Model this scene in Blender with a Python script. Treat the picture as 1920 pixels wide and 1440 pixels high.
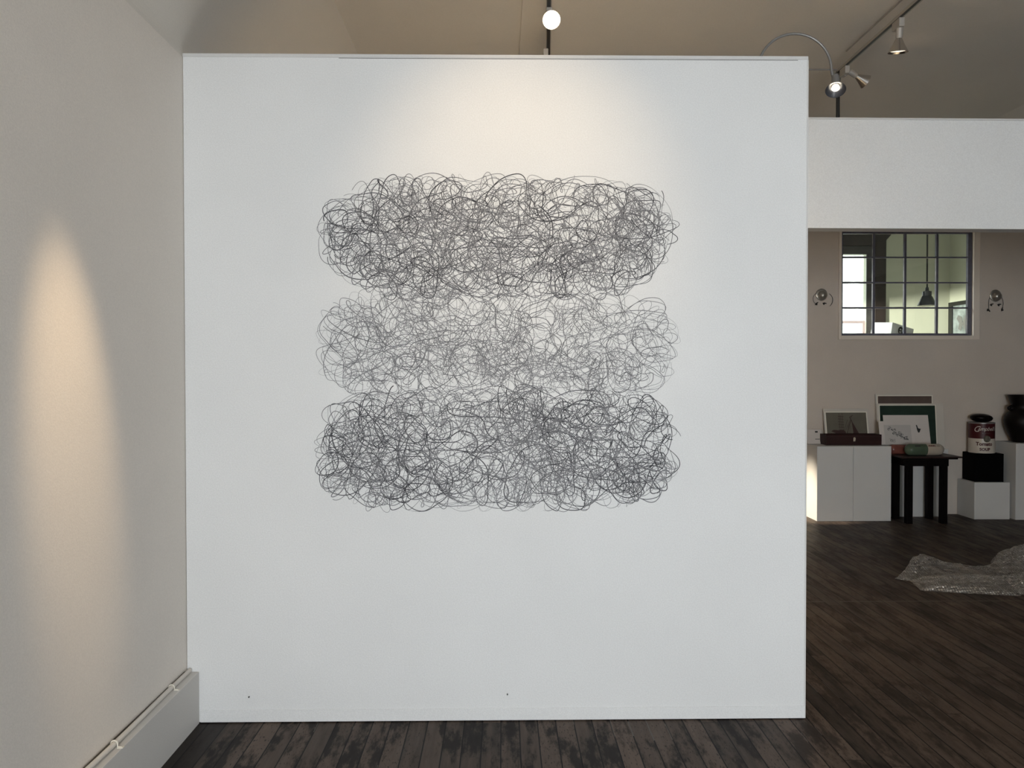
import bpy, bmesh, math, random
import numpy as np
from mathutils import Vector, Matrix
C = bpy.context.scene.collection
for o in list(bpy.data.objects): bpy.data.objects.remove(o)
R = math.radians
# ------------------------------------------------------------------ camera
cd = bpy.data.cameras.new('camera'); cam = bpy.data.objects.new('camera', cd); C.objects.link(cam)
bpy.context.scene.camera = cam
yaw, pitch, roll = R(.831), R(-.875), R(-.048)
fw = Vector((math.sin(yaw)*math.cos(pitch), math.cos(yaw)*math.cos(pitch), math.sin(pitch)))
r0 = Vector((math.cos(yaw), -math.sin(yaw), 0)); u0 = r0.cross(fw)
rr = r0*math.cos(roll)+u0*math.sin(roll); uu = -r0*math.sin(roll)+u0*math.cos(roll)
m = Matrix((rr, uu, -fw)).transposed().to_4x4(); m.translation = (0, 0, 1.582)
cam.matrix_world = m
cd.sensor_width = 36; cd.lens = 27.94; cd.clip_start = .02
# ------------------------------------------------------------------ world, exposure
vs = bpy.context.scene.view_settings
vs.view_transform = 'Standard'; vs.look = 'None'; vs.exposure = 0; vs.gamma = 1; vs.use_curve_mapping = False
w = bpy.data.worlds.new('sky'); bpy.context.scene.world = w; w.use_nodes = True
w.node_tree.nodes['Background'].inputs[0].default_value = (.93, .96, 1, 1)
w.node_tree.nodes['Background'].inputs[1].default_value = 3.6

def light(kind, loc, target, energy, color, **kw):
    l = bpy.data.lights.new(kind.lower()+'_light', kind); o = bpy.data.objects.new(kind.lower()+'_light', l); C.objects.link(o)
    o.location = loc
    o.rotation_euler = (Vector(target)-Vector(loc)).to_track_quat('-Z', 'Y').to_euler()
    l.energy = energy; l.color = color
    for k, v in kw.items(): setattr(l, k, v)
    return o
WARM = (1, .74, .46)
# daylight through the two street windows behind the camera
light('AREA', (0.75, -3.9, 1.45), (0.75, 4, 1.25), 103, (.92, .955, 1), shape='RECTANGLE', size=2.3, size_y=1.9, spread=R(110))
light('AREA', (4.25, -3.9, 1.45), (4.0, 4, 1.25), 4, (.88, .94, 1), shape='RECTANGLE', size=1.9, size_y=1.9)
# daylight entering the office behind the far wall through its side window, then an added fill
light('AREA', (0.4, 9.65, 2.08), (6.4, 12.3, 2.2), 140, (1, .98, .86), shape='SQUARE', size=.22, spread=R(60))
light('AREA', (3.25, 9.3, 2.7), (4.4, 9.2, 2.1), 9, (.95, .98, 1), shape='SQUARE', size=.3, spread=R(90))  # added fill light brightening the white box, no window stands here
# track lamps: each light sits at the mouth of its lamp
def lamp_light(head, target, energy, color, **kw):
    h = Vector(head); d = (Vector(target)-h).normalized()
    return light('SPOT', h+d*.10, target, energy, color, **kw)
L_WALL = ((.14, 1.95, 3.50), (.08, 3.58, 2.36)); L_LEFT = ((-.60, 2.36, 3.49), (-1.414, 2.64, 1.38)); L_PLINTH = ((.55, 8.49, 3.52), (3.34, 8.50, .12))
L_NEAR = ((.283, 4.44, 3.545), (.28, 3.70, 1.9)); L_HANG = ((2.29, 4.56, 3.50), (2.31, 4.80, 0)); L_ARM = ((1.568, 3.717, 2.955), (1.47, 3.70, 1.2))
lamp_light(*L_WALL, 55, WARM, spot_size=R(54), spot_blend=1, shadow_soft_size=.04)
lamp_light(*L_LEFT, 190, WARM, spot_size=R(19), spot_blend=1, shadow_soft_size=.04)
lamp_light(*L_PLINTH, 2100, (1, .86, .66), spot_size=R(11), spot_blend=1, shadow_soft_size=.02)
light('SPOT', (2.42, 5.22, 3.52), (2.66, 5.16, 3.75), 1.2, WARM, spot_size=R(60), spot_blend=1, shadow_soft_size=.01)
lamp_light(*L_ARM, 20, WARM, spot_size=R(80), spot_blend=1, shadow_soft_size=.02)
lamp_light(*L_NEAR, 1700, WARM, spot_size=R(36), spot_blend=.6, shadow_soft_size=.04)
lamp_light(*L_HANG, 30, WARM, spot_size=R(60), spot_blend=1, shadow_soft_size=.04)

# ------------------------------------------------------------------ materials
def mat(name, col, rough=.6, metal=0, noise=0, nscale=8, emit=0, bump=0, bscale=60, coat=0, stretch=(1, 1, 1), spec=.5):
    m = bpy.data.materials.new(name); m.use_nodes = True
    nt = m.node_tree; b = nt.nodes['Principled BSDF']
    b.inputs['Base Color'].default_value = (*col, 1); b.inputs['Roughness'].default_value = rough
    b.inputs['Metallic'].default_value = metal; b.inputs['Specular IOR Level'].default_value = spec; b.inputs['Coat Weight'].default_value = coat
    tc = nt.nodes.new('ShaderNodeTexCoord'); mp = nt.nodes.new('ShaderNodeMapping')
    mp.inputs['Scale'].default_value = stretch
    nt.links.new(tc.outputs['Object'], mp.inputs[0])
    if noise:
        n = nt.nodes.new('ShaderNodeTexNoise'); n.inputs['Scale'].default_value = nscale; n.inputs['Detail'].default_value = 5
        nt.links.new(mp.outputs[0], n.inputs['Vector'])
        r = nt.nodes.new('ShaderNodeMapRange'); r.inputs[1].default_value = .3; r.inputs[2].default_value = .7
        r.inputs[3].default_value = 1-noise; r.inputs[4].default_value = 1+noise
        nt.links.new(n.outputs[0], r.inputs[0])
        v = nt.nodes.new('ShaderNodeVectorMath'); v.operation = 'SCALE'; v.inputs[0].default_value = col
        nt.links.new(r.outputs[0], v.inputs['Scale']); nt.links.new(v.outputs[0], b.inputs['Base Color'])
    if bump:
        n = nt.nodes.new('ShaderNodeTexNoise'); n.inputs['Scale'].default_value = bscale; n.inputs['Detail'].default_value = 3
        nt.links.new(mp.outputs[0], n.inputs['Vector'])
        bp = nt.nodes.new('ShaderNodeBump'); bp.inputs['Strength'].default_value = bump; bp.inputs['Distance'].default_value = .002
        nt.links.new(n.outputs[0], bp.inputs['Height']); nt.links.new(bp.outputs[0], b.inputs['Normal'])
    if emit:
        b.inputs['Emission Color'].default_value = (1, .88, .7, 1); b.inputs['Emission Strength'].default_value = emit
    return m

def plaster(name, col, stipple=.05, blotch=.025):
    m = mat(name, col, .85, bump=.35, bscale=170)
    nt = m.node_tree; b = nt.nodes['Principled BSDF']; L = nt.links.new
    tc = nt.nodes.new('ShaderNodeTexCoord')
    n1 = nt.nodes.new('ShaderNodeTexNoise'); n1.inputs['Scale'].default_value = 190; n1.inputs['Detail'].default_value = 2
    n2 = nt.nodes.new('ShaderNodeTexNoise'); n2.inputs['Scale'].default_value = 1.7; n2.inputs['Detail'].default_value = 4
    L(tc.outputs['Object'], n1.inputs['Vector']); L(tc.outputs['Object'], n2.inputs['Vector'])
    a = nt.nodes.new('ShaderNodeMapRange'); a.inputs[1].default_value = .3; a.inputs[2].default_value = .7
    a.inputs[3].default_value = 1-stipple; a.inputs[4].default_value = 1+stipple; L(n1.outputs[0], a.inputs[0])
    c = nt.nodes.new('ShaderNodeMapRange'); c.inputs[1].default_value = .3; c.inputs[2].default_value = .7
    c.inputs[3].default_value = 1-blotch; c.inputs[4].default_value = 1+blotch; L(n2.outputs[0], c.inputs[0])
    mu = nt.nodes.new('ShaderNodeMath'); mu.operation = 'MULTIPLY'; L(a.outputs[0], mu.inputs[0]); L(c.outputs[0], mu.inputs[1])
    v = nt.nodes.new('ShaderNodeVectorMath'); v.operation = 'SCALE'; v.inputs[0].default_value = col
    L(mu.outputs[0], v.inputs['Scale']); L(v.outputs[0], b.inputs['Base Color'])
    return m

M = {}
M['white'] = plaster('white_painted_plaster', (.78, .785, .78))
M['left'] = plaster('left_wall_paint', (.83, .775, .71), .04)
M['ceil'] = plaster('ceiling_paint', (.74, .70, .635), .03)
M['far'] = plaster('far_wall_plaster', (.64, .575, .51), .03, .05)
M['skirt'] = plaster('skirting_paint', (.66, .64, .61), .03)
M['plinth'] = plaster('plinth_paint', (.66, .655, .64), .02)
M['office'] = plaster('office_wall_paint', (.52, .53, .44), .04, .05)
M['brown'] = mat('brown_wood_casing', (.020, .013, .012), .5, noise=.35, nscale=9, stretch=(1, 1, .1))
M['greyband'] = mat('grey_wood_band', (.05, .047, .048), .5, noise=.2)
M['mauve'] = mat('mauve_sash_paint', (.42, .34, .36), .5, noise=.05)
M['steel'] = mat('blue_grey_steel_paint', (.115, .115, .15), .5, noise=.15, nscale=30)
M['trim'] = plaster('window_trim_paint', (.82, .74, .65), .02)
M['black'] = mat('black_metal', (.008, .008, .008), .45, noise=.1)
M['lacq'] = mat('black_paint', (.002, .002, .002), .7, noise=.2, spec=.05)
M['table'] = mat('dark_stained_wood', (.003, .002, .002), .6, noise=.3, nscale=15, spec=.08)
M['tabletop'] = mat('red_brown_wood_top', (.026, .012, .010), .45, noise=.3, nscale=12, stretch=(.2, 1, 1), spec=.3)
M['chrome'] = mat('brushed_metal', (.62, .60, .57), .25, 1, noise=.05)
M['greymetal'] = mat('grey_painted_metal', (.26, .25, .24), .35, .4, noise=.05)
M['shade_dark'] = mat('dark_grey_enamel', (.035, .037, .045), .3, noise=.05)
M['trackgrey'] = mat('pale_track_metal', (.42, .39, .35), .45, .2, noise=.05)
M['bulb'] = mat('lit_bulb', (1, .9, .8), .3, emit=9)
M['bulbdim'] = mat('glowing_reflector', (1, .9, .8), .3, emit=1.3)
M['graph'] = mat('graphite_line', (.045, .045, .052), .8, noise=.2)
M['graph2'] = mat('soft_graphite_line', (.19, .19, .20), .8, noise=.2)
M['redbox'] = mat('dark_red_stained_wood', (.030, .011, .010), .5, spec=.2, noise=.25, nscale=10, stretch=(.2, 1, 1))
M['brass'] = mat('aged_latch_metal', (.45, .40, .32), .35, .9, noise=.1)
M['card'] = mat('off_white_card', (.62, .58, .52), .8, noise=.03)
M['cardlip'] = mat('bevelled_card_edge', (.84, .80, .70), .8, noise=.03)
M['paper'] = mat('white_paper', (.64, .60, .57), .8, noise=.02)
M['shippic'] = mat('olive_grey_print', (.13, .118, .09), .7, noise=.08)
M['rust'] = mat('rust_brown_ink', (.045, .018, .016), .7, noise=.1)
M['brownpic'] = mat('dark_brown_print', (.105, .072, .06), .7, noise=.12)
M['green'] = mat('dark_green_print', (.020, .038, .027), .7, spec=.2, noise=.2, nscale=5, stretch=(1, 1, 3))
M['ink'] = mat('black_ink', (.015, .015, .015), .7, noise=.1)
M['inkgrey'] = mat('grey_ink', (.12, .12, .12), .7, noise=.1)
M['palegrey'] = mat('pale_grey_print_ground', (.52, .50, .48), .8, noise=.03)
M['salmon'] = mat('glazed_salmon_ceramic', (.20, .07, .055), .15, noise=.2, spec=.4)
M['dred'] = mat('glazed_dark_red_ceramic', (.09, .010, .010), .15, noise=.2, spec=.4)
M['sage'] = mat('glazed_green_ceramic', (.085, .118, .080), .15, noise=.15, spec=.4)
M['cream'] = mat('glazed_cream_ceramic', (.42, .37, .31), .2, noise=.06, spec=.4)
M['canred'] = mat('can_red', (.055, .007, .009), .4, spec=.3, noise=.1)
M['canwhite'] = mat('can_cream', (.58, .53, .46), .35, noise=.05)
M['letter'] = mat('pale_script_paint', (.60, .55, .5), .5, noise=.05)
M['redletter'] = mat('dark_red_lettering', (.07, .008, .01), .5, noise=.05)
M['medal'] = mat('bronze_medallion', (.11, .10, .075), .5, noise=.4, nscale=60)
M['stone'] = mat('polished_dark_stone', (.004, .0025, .0025), .2, noise=.3, spec=.1)
M['pot'] = mat('dark_brown_pot_glaze', (.0045, .003, .0025), .45, noise=.5, nscale=12, spec=.2)
M['dome'] = mat('satin_dome_metal', (.40, .38, .34), .32, .75, noise=.15, nscale=20)
M['darkbit'] = mat('dark_leather_scrap', (.02, .017, .015), .7, noise=.2)
M['picpale'] = mat('pale_blue_painting', (.18, .21, .215), .6, noise=.5, nscale=9)
M['picyel'] = mat('pale_yellow_paint', (.62, .62, .48), .6, noise=.3)
M['picblue'] = mat('slate_blue_paint', (.17, .21, .24), .6, noise=.1)
M['cable'] = mat('off_white_pipe_paint', (.70, .66, .60), .5, noise=.04)
M['shadowline'] = mat('painted_shadow_line', (.09, .08, .07), .9, noise=.2)  # dark tone standing in for thin lines of shade

def floor_mat():
    m = bpy.data.materials.new('old_floorboards'); m.use_nodes = True
    nt = m.node_tree; b = nt.nodes['Principled BSDF']; L = nt.links.new; N = nt.nodes.new
    def math_(op, a, c=None, d=None):
        n = N('ShaderNodeMath'); n.operation = op
        for i, v in enumerate((a, c, d)):
            if v is None: continue
            if isinstance(v, (int, float)): n.inputs[i].default_value = v
            else: L(v, n.inputs[i])
        return n.outputs[0]
    tc = N('ShaderNodeTexCoord'); sp = N('ShaderNodeSeparateXYZ'); L(tc.outputs['Object'], sp.inputs[0])
    X, Y = sp.outputs[0], sp.outputs[1]
    W = .0822
    wob = N('ShaderNodeTexNoise'); wob.inputs['Scale'].default_value = 1.2
    L(tc.outputs['Object'], wob.inputs['Vector'])
    xs = math_('DIVIDE', math_('ADD', X, math_('MULTIPLY', math_('SUBTRACT', wob.outputs[0], .5), .006)), W)
    idx = math_('FLOOR', xs); fr = math_('FRACT', xs)
    wn = N('ShaderNodeTexWhiteNoise'); wn.noise_dimensions = '1D'; L(idx, wn.inputs['W'])
    tone = wn.outputs[0]
    # boards cut across: random start for each row
    ys = math_('DIVIDE', math_('ADD', Y, math_('MULTIPLY', tone, 13.7)), 2.9)
    yidx = math_('FLOOR', ys); yfr = math_('FRACT', ys)
    wn2 = N('ShaderNodeTexWhiteNoise'); wn2.noise_dimensions = '2D'
    cb = N('ShaderNodeCombineXYZ'); L(idx, cb.inputs[0]); L(yidx, cb.inputs[1]); L(cb.outputs[0], wn2.inputs['Vector'])
    tone2 = wn2.outputs[0]
    # long grain
    mp = N('ShaderNodeCombineXYZ'); L(math_('MULTIPLY', X, 30), mp.inputs[0]); L(math_('ADD', math_('MULTIPLY', Y, 2.2), math_('MULTIPLY', tone2, 40)), mp.inputs[1])
    gr = N('ShaderNodeTexNoise'); gr.inputs['Scale'].default_value = 1; gr.inputs['Detail'].default_value = 6; gr.inputs['Roughness'].default_value = .65; L(mp.outputs[0], gr.inputs['Vector'])
    # stains, long and dark
    mp2 = N('ShaderNodeCombineXYZ'); L(math_('MULTIPLY', X, 9), mp2.inputs[0]); L(math_('ADD', math_('MULTIPLY', Y, 2.4), math_('MULTIPLY', tone2, 17)), mp2.inputs[1])
    st = N('ShaderNodeTexNoise'); st.inputs['Scale'].default_value = 1; st.inputs['Detail'].default_value = 8; st.inputs['Roughness'].default_value = .72; L(mp2.outputs[0], st.inputs['Vector'])
    srange = N('ShaderNodeMapRange'); L(st.outputs[0], srange.inputs[0]); srange.inputs[1].default_value = .49; srange.inputs[2].default_value = .57
    srange.inputs[3].default_value = 0; srange.inputs[4].default_value = 1
    # fine pitting
    mp3 = N('ShaderNodeCombineXYZ'); L(math_('MULTIPLY', X, 130), mp3.inputs[0]); L(math_('MULTIPLY', Y, 38), mp3.inputs[1])
    pt = N('ShaderNodeTexNoise'); pt.inputs['Scale'].default_value = 1; pt.inputs['Detail'].default_value = 2; L(mp3.outputs[0], pt.inputs['Vector'])
    prange = N('ShaderNodeMapRange'); L(pt.outputs[0], prange.inputs[0]); prange.inputs[1].default_value = .60; prange.inputs[2].default_value = .68
    # wear decides how patchy an area is
    wr = N('ShaderNodeTexNoise'); wr.inputs['Scale'].default_value = .55; wr.inputs['Detail'].default_value = 3; L(tc.outputs['Object'], wr.inputs['Vector'])
    ramp = N('ShaderNodeValToRGB'); e = ramp.color_ramp.elements
    e[0].position = .25; e[0].color = (.030, .0235, .0195, 1); e[1].position = .75; e[1].color = (.135, .098, .077, 1)
    L(math_('ADD', math_('MULTIPLY', gr.outputs[0], .65), math_('MULTIPLY', math_('ADD', tone2, tone), .20)), ramp.inputs[0])
    mx = N('ShaderNodeMix'); mx.data_type = 'RGBA'; L(ramp.outputs[0], mx.inputs[6]); mx.inputs[7].default_value = (.011, .010, .010, 1)
    pw = N('ShaderNodeMapRange'); L(X, pw.inputs[0]); pw.inputs[1].default_value = .8; pw.inputs[2].default_value = 2.2; pw.inputs[3].default_value = .88; pw.inputs[4].default_value = .45
    st_ = math_('MULTIPLY', math_('MAXIMUM', srange.outputs[0], math_('MULTIPLY', prange.outputs[0], math_('GREATER_THAN', tone, .35))), pw.outputs[0])
    L(math_('MAXIMUM', st_, math_('MULTIPLY', math_('LESS_THAN', X, -1.233), .8)), mx.inputs[0])   # the board along the skirting is darkened nearly to black
    # dark gaps and a few dusty pale ones
    gap = math_('LESS_THAN', math_('MINIMUM', fr, math_('SUBTRACT', 1, fr)), .034)
    ygap = math_('LESS_THAN', yfr, .0011)
    g = math_('MAXIMUM', gap, ygap)
    dn = N('ShaderNodeTexNoise'); dn.inputs['Scale'].default_value = 1.6; dn.inputs['Detail'].default_value = 3; L(tc.outputs['Object'], dn.inputs['Vector'])
    dust = math_('MULTIPLY', math_('GREATER_THAN', dn.outputs[0], .60), math_('GREATER_THAN', tone, .55))
    gc = N('ShaderNodeMix'); gc.data_type = 'RGBA'; L(dust, gc.inputs[0]); gc.inputs[6].default_value = (.004, .004, .004, 1); gc.inputs[7].default_value = (.11, .10, .09, 1)
    mx2 = N('ShaderNodeMix'); mx2.data_type = 'RGBA'; L(g, mx2.inputs[0]); L(mx.outputs[2], mx2.inputs[6]); L(gc.outputs[2], mx2.inputs[7])
    # an old pale line left across the boards where a wall once stood
    ln = math_('LESS_THAN', math_('ABSOLUTE', math_('SUBTRACT', Y, 5.41)), .012)
    ln = math_('MULTIPLY', ln, math_('GREATER_THAN', st.outputs[0], .44)); ln = math_('MULTIPLY', ln, math_('LESS_THAN', X, 3.6))
    mx3 = N('ShaderNodeMix'); mx3.data_type = 'RGBA'; L(math_('MULTIPLY', ln, .55), mx3.inputs[0]); L(mx2.outputs[2], mx3.inputs[6]); mx3.inputs[7].default_value = (.14, .12, .105, 1)
    L(mx3.outputs[2], b.inputs['Base Color'])
    rg = N('ShaderNodeMapRange'); L(st.outputs[0], rg.inputs[0]); rg.inputs[1].default_value = .3; rg.inputs[2].default_value = .7; rg.inputs[3].default_value = .40; rg.inputs[4].default_value = .62
    L(rg.outputs[0], b.inputs['Roughness']); b.inputs['Specular IOR Level'].default_value = .13
    bp = N('ShaderNodeBump'); bp.inputs['Strength'].default_value = .6; bp.inputs['Distance'].default_value = .004
    L(math_('SUBTRACT', math_('MULTIPLY', gr.outputs[0], .25), g), bp.inputs['Height']); L(bp.outputs[0], b.inputs['Normal'])
    return m
M['floor'] = floor_mat()

def glass_mat():
    m = bpy.data.materials.new('window_glass'); m.use_nodes = True; nt = m.node_tree; nt.nodes.clear()
    o = nt.nodes.new('ShaderNodeOutputMaterial'); mx = nt.nodes.new('ShaderNodeMixShader'); t = nt.nodes.new('ShaderNodeBsdfTransparent')
    g = nt.nodes.new('ShaderNodeBsdfGlossy'); g.inputs['Roughness'].default_value = .03
    t.inputs[0].default_value = (.95, .97, .94, 1)
    mx.inputs[0].default_value = .05
    nt.links.new(t.outputs[0], mx.inputs[1]); nt.links.new(g.outputs[0], mx.inputs[2]); nt.links.new(mx.outputs[0], o.inputs[0])
    return m
M['glass'] = glass_mat()
def wrap_mat():
    m = bpy.data.materials.new('bubble_wrap_plastic'); m.use_nodes = True; nt = m.node_tree; nt.nodes.clear(); N = nt.nodes.new; L = nt.links.new
    o = N('ShaderNodeOutputMaterial'); mx = N('ShaderNodeMixShader'); t = N('ShaderNodeBsdfTransparent')
    p = N('ShaderNodeBsdfPrincipled'); p.inputs['Base Color'].default_value = (.66, .62, .57, 1); p.inputs['Metallic'].default_value = .3; p.inputs['Roughness'].default_value = .12
    p.inputs['Specular IOR Level'].default_value = .9; p.inputs['Coat Weight'].default_value = .6; p.inputs['Coat Roughness'].default_value = .05
    tc = N('ShaderNodeTexCoord'); v = N('ShaderNodeTexVoronoi'); v.inputs['Scale'].default_value = 55; v.inputs['Randomness'].default_value = .35
    L(tc.outputs['Object'], v.inputs['Vector'])
    # every bubble tilts its own way, so single ones catch the window light
    ge = N('ShaderNodeNewGeometry'); sb = N('ShaderNodeVectorMath'); sb.operation = 'SUBTRACT'; sb.inputs[1].default_value = (.5, .5, .5); L(v.outputs['Color'], sb.inputs[0])
    sc = N('ShaderNodeVectorMath'); sc.operation = 'SCALE'; sc.inputs['Scale'].default_value = 1.1; L(sb.outputs[0], sc.inputs[0])
    ad = N('ShaderNodeVectorMath'); ad.operation = 'ADD'; L(ge.outputs['Normal'], ad.inputs[0]); L(sc.outputs[0], ad.inputs[1])
    nm = N('ShaderNodeVectorMath'); nm.operation = 'NORMALIZE'; L(ad.outputs[0], nm.inputs[0])
    bp = N('ShaderNodeBump'); bp.inputs['Strength'].default_value = .8; bp.inputs['Distance'].default_value = .01; bp.invert = True
    L(v.outputs['Distance'], bp.inputs['Height']); L(nm.outputs[0], bp.inputs['Normal']); L(bp.outputs[0], p.inputs['Normal'])
    mr = N('ShaderNodeMapRange'); L(v.outputs['Distance'], mr.inputs[0]); mr.inputs[1].default_value = .15; mr.inputs[2].default_value = .6; mr.inputs[3].default_value = .78; mr.inputs[4].default_value = .30
    L(mr.outputs[0], mx.inputs[0])
    L(t.outputs[0], mx.inputs[1]); L(p.outputs[0], mx.inputs[2]); L(mx.outputs[0], o.inputs[0])
    return m
M['wrap'] = wrap_mat()

# ------------------------------------------------------------------ mesh helpers
class MB:
    def __init__(s): s.v = []; s.f = []; s.mi = []; s.m = 0
    def add(s, vs, fs):
        n = len(s.v); s.v += [tuple(p) for p in vs]; s.f += [tuple(i+n for i in f) for f in fs]; s.mi += [s.m]*len(fs); return s
    def box(s, a, b, mx=None):
        (x0, y0, z0), (x1, y1, z1) = a, b
        vs = [Vector(p) for p in ((x0,y0,z0),(x1,y0,z0),(x1,y1,z0),(x0,y1,z0),(x0,y0,z1),(x1,y0,z1),(x1,y1,z1),(x0,y1,z1))]
        if mx: vs = [mx @ p for p in vs]
        return s.add(vs, [(3,2,1,0),(4,5,6,7),(0,1,5,4),(1,2,6,5),(2,3,7,6),(3,0,4,7)])
    def lathe(s, prof, n=32, mx=Matrix(), caps=True, sx=1, sy=1):
        vs = []; fs = []
        for r, z in prof:
            for k in range(n):
                a = 2*math.pi*k/n; vs.append(mx @ Vector((r*math.cos(a)*sx, r*math.sin(a)*sy, z)))
        for i in range(len(prof)-1):
            for k in range(n):
                k2 = (k+1) % n; fs.append((i*n+k, i*n+k2, (i+1)*n+k2, (i+1)*n+k))
        if caps: fs.append(tuple(range(n))[::-1]); fs.append(tuple((len(prof)-1)*n+k for k in range(n)))
        return s.add(vs, fs)
    def tube(s, pts, r, n=8):
        pts = [Vector(p) for p in pts]; vs = []; fs = []; up = None
        for i, p in enumerate(pts):
            d = (pts[min(i+1, len(pts)-1)]-pts[max(i-1, 0)]).normalized()
            if up is None: up = d.orthogonal().normalized()
            up = (up-d*up.dot(d)).normalized(); q = d.cross(up)
            ri = r[i] if isinstance(r, (list, tuple)) else r
            for k in range(n):
                a = 2*math.pi*k/n; vs.append(p+up*ri*math.cos(a)+q*ri*math.sin(a))
        for i in range(len(pts)-1):
            for k in range(n):
                k2 = (k+1) % n; fs.append((i*n+k, i*n+k2, (i+1)*n+k2, (i+1)*n+k))
        fs.append(tuple(range(n))[::-1]); fs.append(tuple((len(pts)-1)*n+k for k in range(n)))
        return s.add(vs, fs)
    def prism(s, poly, t, mx=Matrix()):       # polygon in local x,z ; thickness t towards -y
        n = len(poly); vs = [mx @ Vector((x, 0, z)) for x, z in poly]+[mx @ Vector((x, -t, z)) for x, z in poly]
        fs = [tuple(range(n))[::-1], tuple(range(n, 2*n))]+[(i, (i+1) % n, n+(i+1) % n, n+i) for i in range(n)]
        return s.add(vs, fs)
    def build(s, name, ms, parent=None, bevel=0, smooth=False, seg=2):
        me = bpy.data.meshes.new(name); me.from_pydata(s.v, [], s.f)
        for q in (ms if isinstance(ms, (list, tuple)) else [ms]): me.materials.append(M[q])
        me.polygons.foreach_set('material_index', s.mi)
        bm = bmesh.new(); bm.from_mesh(me); bmesh.ops.recalc_face_normals(bm, faces=bm.faces); bm.to_mesh(me); bm.free()
        if smooth: me.shade_smooth()
        me.update()
        o = bpy.data.objects.new(name, me); C.objects.link(o)
        if parent: o.parent = parent
        if bevel:
            b = o.modifiers.new('bevel', 'BEVEL'); b.width = bevel; b.segments = seg; b.limit_method = 'ANGLE'
        if smooth:
            e = o.modifiers.new('wn', 'EDGE_SPLIT'); e.split_angle = R(38)
        return o
def tag(o, label=None, cat=None, group=None, kind=None):
    for k, v in (('label', label), ('category', cat), ('group', group), ('kind', kind)):
        if v: o[k] = v
    return o
def empty(name, loc, label, cat, group=None, rz=0, rot=None):
    o = bpy.data.objects.new(name, None); C.objects.link(o); o.empty_display_size = .1
    o.location = loc; o.rotation_euler = rot if rot else (0, 0, rz); return tag(o, label, cat, group)
def struct(o): o['kind'] = 'structure'; return o
T = Matrix.Translation
def aim(loc, d): return T(Vector(loc)) @ Vector(d).to_track_quat('Z', 'Y').to_matrix().to_4x4()

# ------------------------------------------------------------------ the shell
XL, YP, YF, XR, YB = -1.414, 3.579, 8.73, 6.8, -4.0
struct(MB().box((XL-.1, YB-.1, -.1), (XR+.1, 12.5, 0)).build('floor', 'floor'))
struct(MB().box((XL-.12, YB, 0), (XL, YF, 2.985)).build('wall_left', 'left'))
# ceiling: cove on the left, flat field, shallow slope on the right
prof = [(XL, 2.985)]
for i in range(1, 6):
    a = i/5; prof.append((XL+.03*a*a, 2.985+.09*a))
prof += [(-.97, 3.75), (.205, 3.75), (4.25, 3.75), (XR, 3.30)]
mb = MB(); n = len(prof)
vs = [(x, YB, z) for x, z in prof]+[(x, YF, z) for x, z in prof]+[(x, YB, z+.12) for x, z in prof]+[(x, YF, z+.12) for x, z in prof]
fs = []
for i in range(n-1):
    fs += [(i, i+1, n+i+1, n+i), (2*n+i, 2*n+i+1, 3*n+i+1, 3*n+i), (i, i+1, 2*n+i+1, 2*n+i), (n+i, n+i+1, 3*n+i+1, 3*n+i)]
fs += [(0, n, 3*n, 2*n), (n-1, 2*n-1, 4*n-1, 3*n-1)]
mb.add(vs, fs); struct(mb.build('ceiling', 'ceil'))
M['absorb'] = mat('dark_brown_light_absorber', (.12, .09, .075), .8, noise=.2)  # unseen wall made dark so the far wall dims towards the right
struct(MB().box((XR, YB, 0), (XR+.12, YF, 3.5)).build('wall_right', 'absorb'))
# rear wall with two street windows, behind the camera
mb = MB()
for a, b in (((XL-.12, 0), (-.45, 3.9)), ((1.95, 0), (3.25, 3.9)), ((5.25, 0), (XR+.12, 3.9)), ((-.45, 0), (1.95, .45)), ((3.25, 0), (5.25, .45)), ((-.45, 2.45), (1.95, 3.9)), ((3.25, 2.45), (5.25, 3.9))):
    mb.box((a[0], YB-.12, a[1]), (b[0], YB, b[1]))
struct(mb.build('wall_rear', 'white'))
for i, (a, b) in enumerate(((-.45, 1.95), (3.25, 5.25))):
    r = bpy.data.objects.new('window_%d' % (i+2), None); C.objects.link(r); r.location = (a, YB-.06, .45); struct(r)
    f = MB(); w_ = b-a
    f.box((0, -.03, 0), (w_, .03, .05)).box((0, -.03, 1.95), (w_, .03, 2)).box((0, -.03, .05), (.05, .03, 1.95)).box((w_-.05, -.03, .05), (w_, .03, 1.95)).box((w_/2-.025, -.03, .05), (w_/2+.025, .03, 1.95))
    f.build('window_frame', 'plinth', r)
    MB().box((.05, -.004, .05), (w_-.05, .004, 1.95)).build('glass', 'glass', r)
# middle white partition that carries the drawing
mb = MB(); mb.box((XL+.002, YP, .004), (1.386, YP+.11, 2.99))
wp = struct(mb.build('wall_middle', 'white', bevel=.002))
MB().box((XL+.002, YP-.003, 2.985), (1.386, YP+.113, 3.0)).build('cap_strip', 'plinth', wp, bevel=.001)
MB().box((-.72, YP-.0012, 2.9815), (1.34, YP, 2.9832)).build('painted_cap_shadow', 'shadowline', wp)  # dark strip painting the shadow line below the cap
MB().box((XL+.06, YP-.004, .004), (1.384, YP+.001, .060)).build('patched_foot_strip', 'white', wp, bevel=.002)
MB().box((1.381, YP-.0015, .004), (1.388, YP+.112, 2.985)).build('corner_bead', 'plinth', wp)
for x, z in ((-1.135, .118), (.030, .122)):
    MB().lathe([(.0035, 0), (.0035, .006), (.002, .008)], 8, aim((x, YP, z), (0, -1, 0))).build('nail', 'inkgrey', wp)
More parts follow.
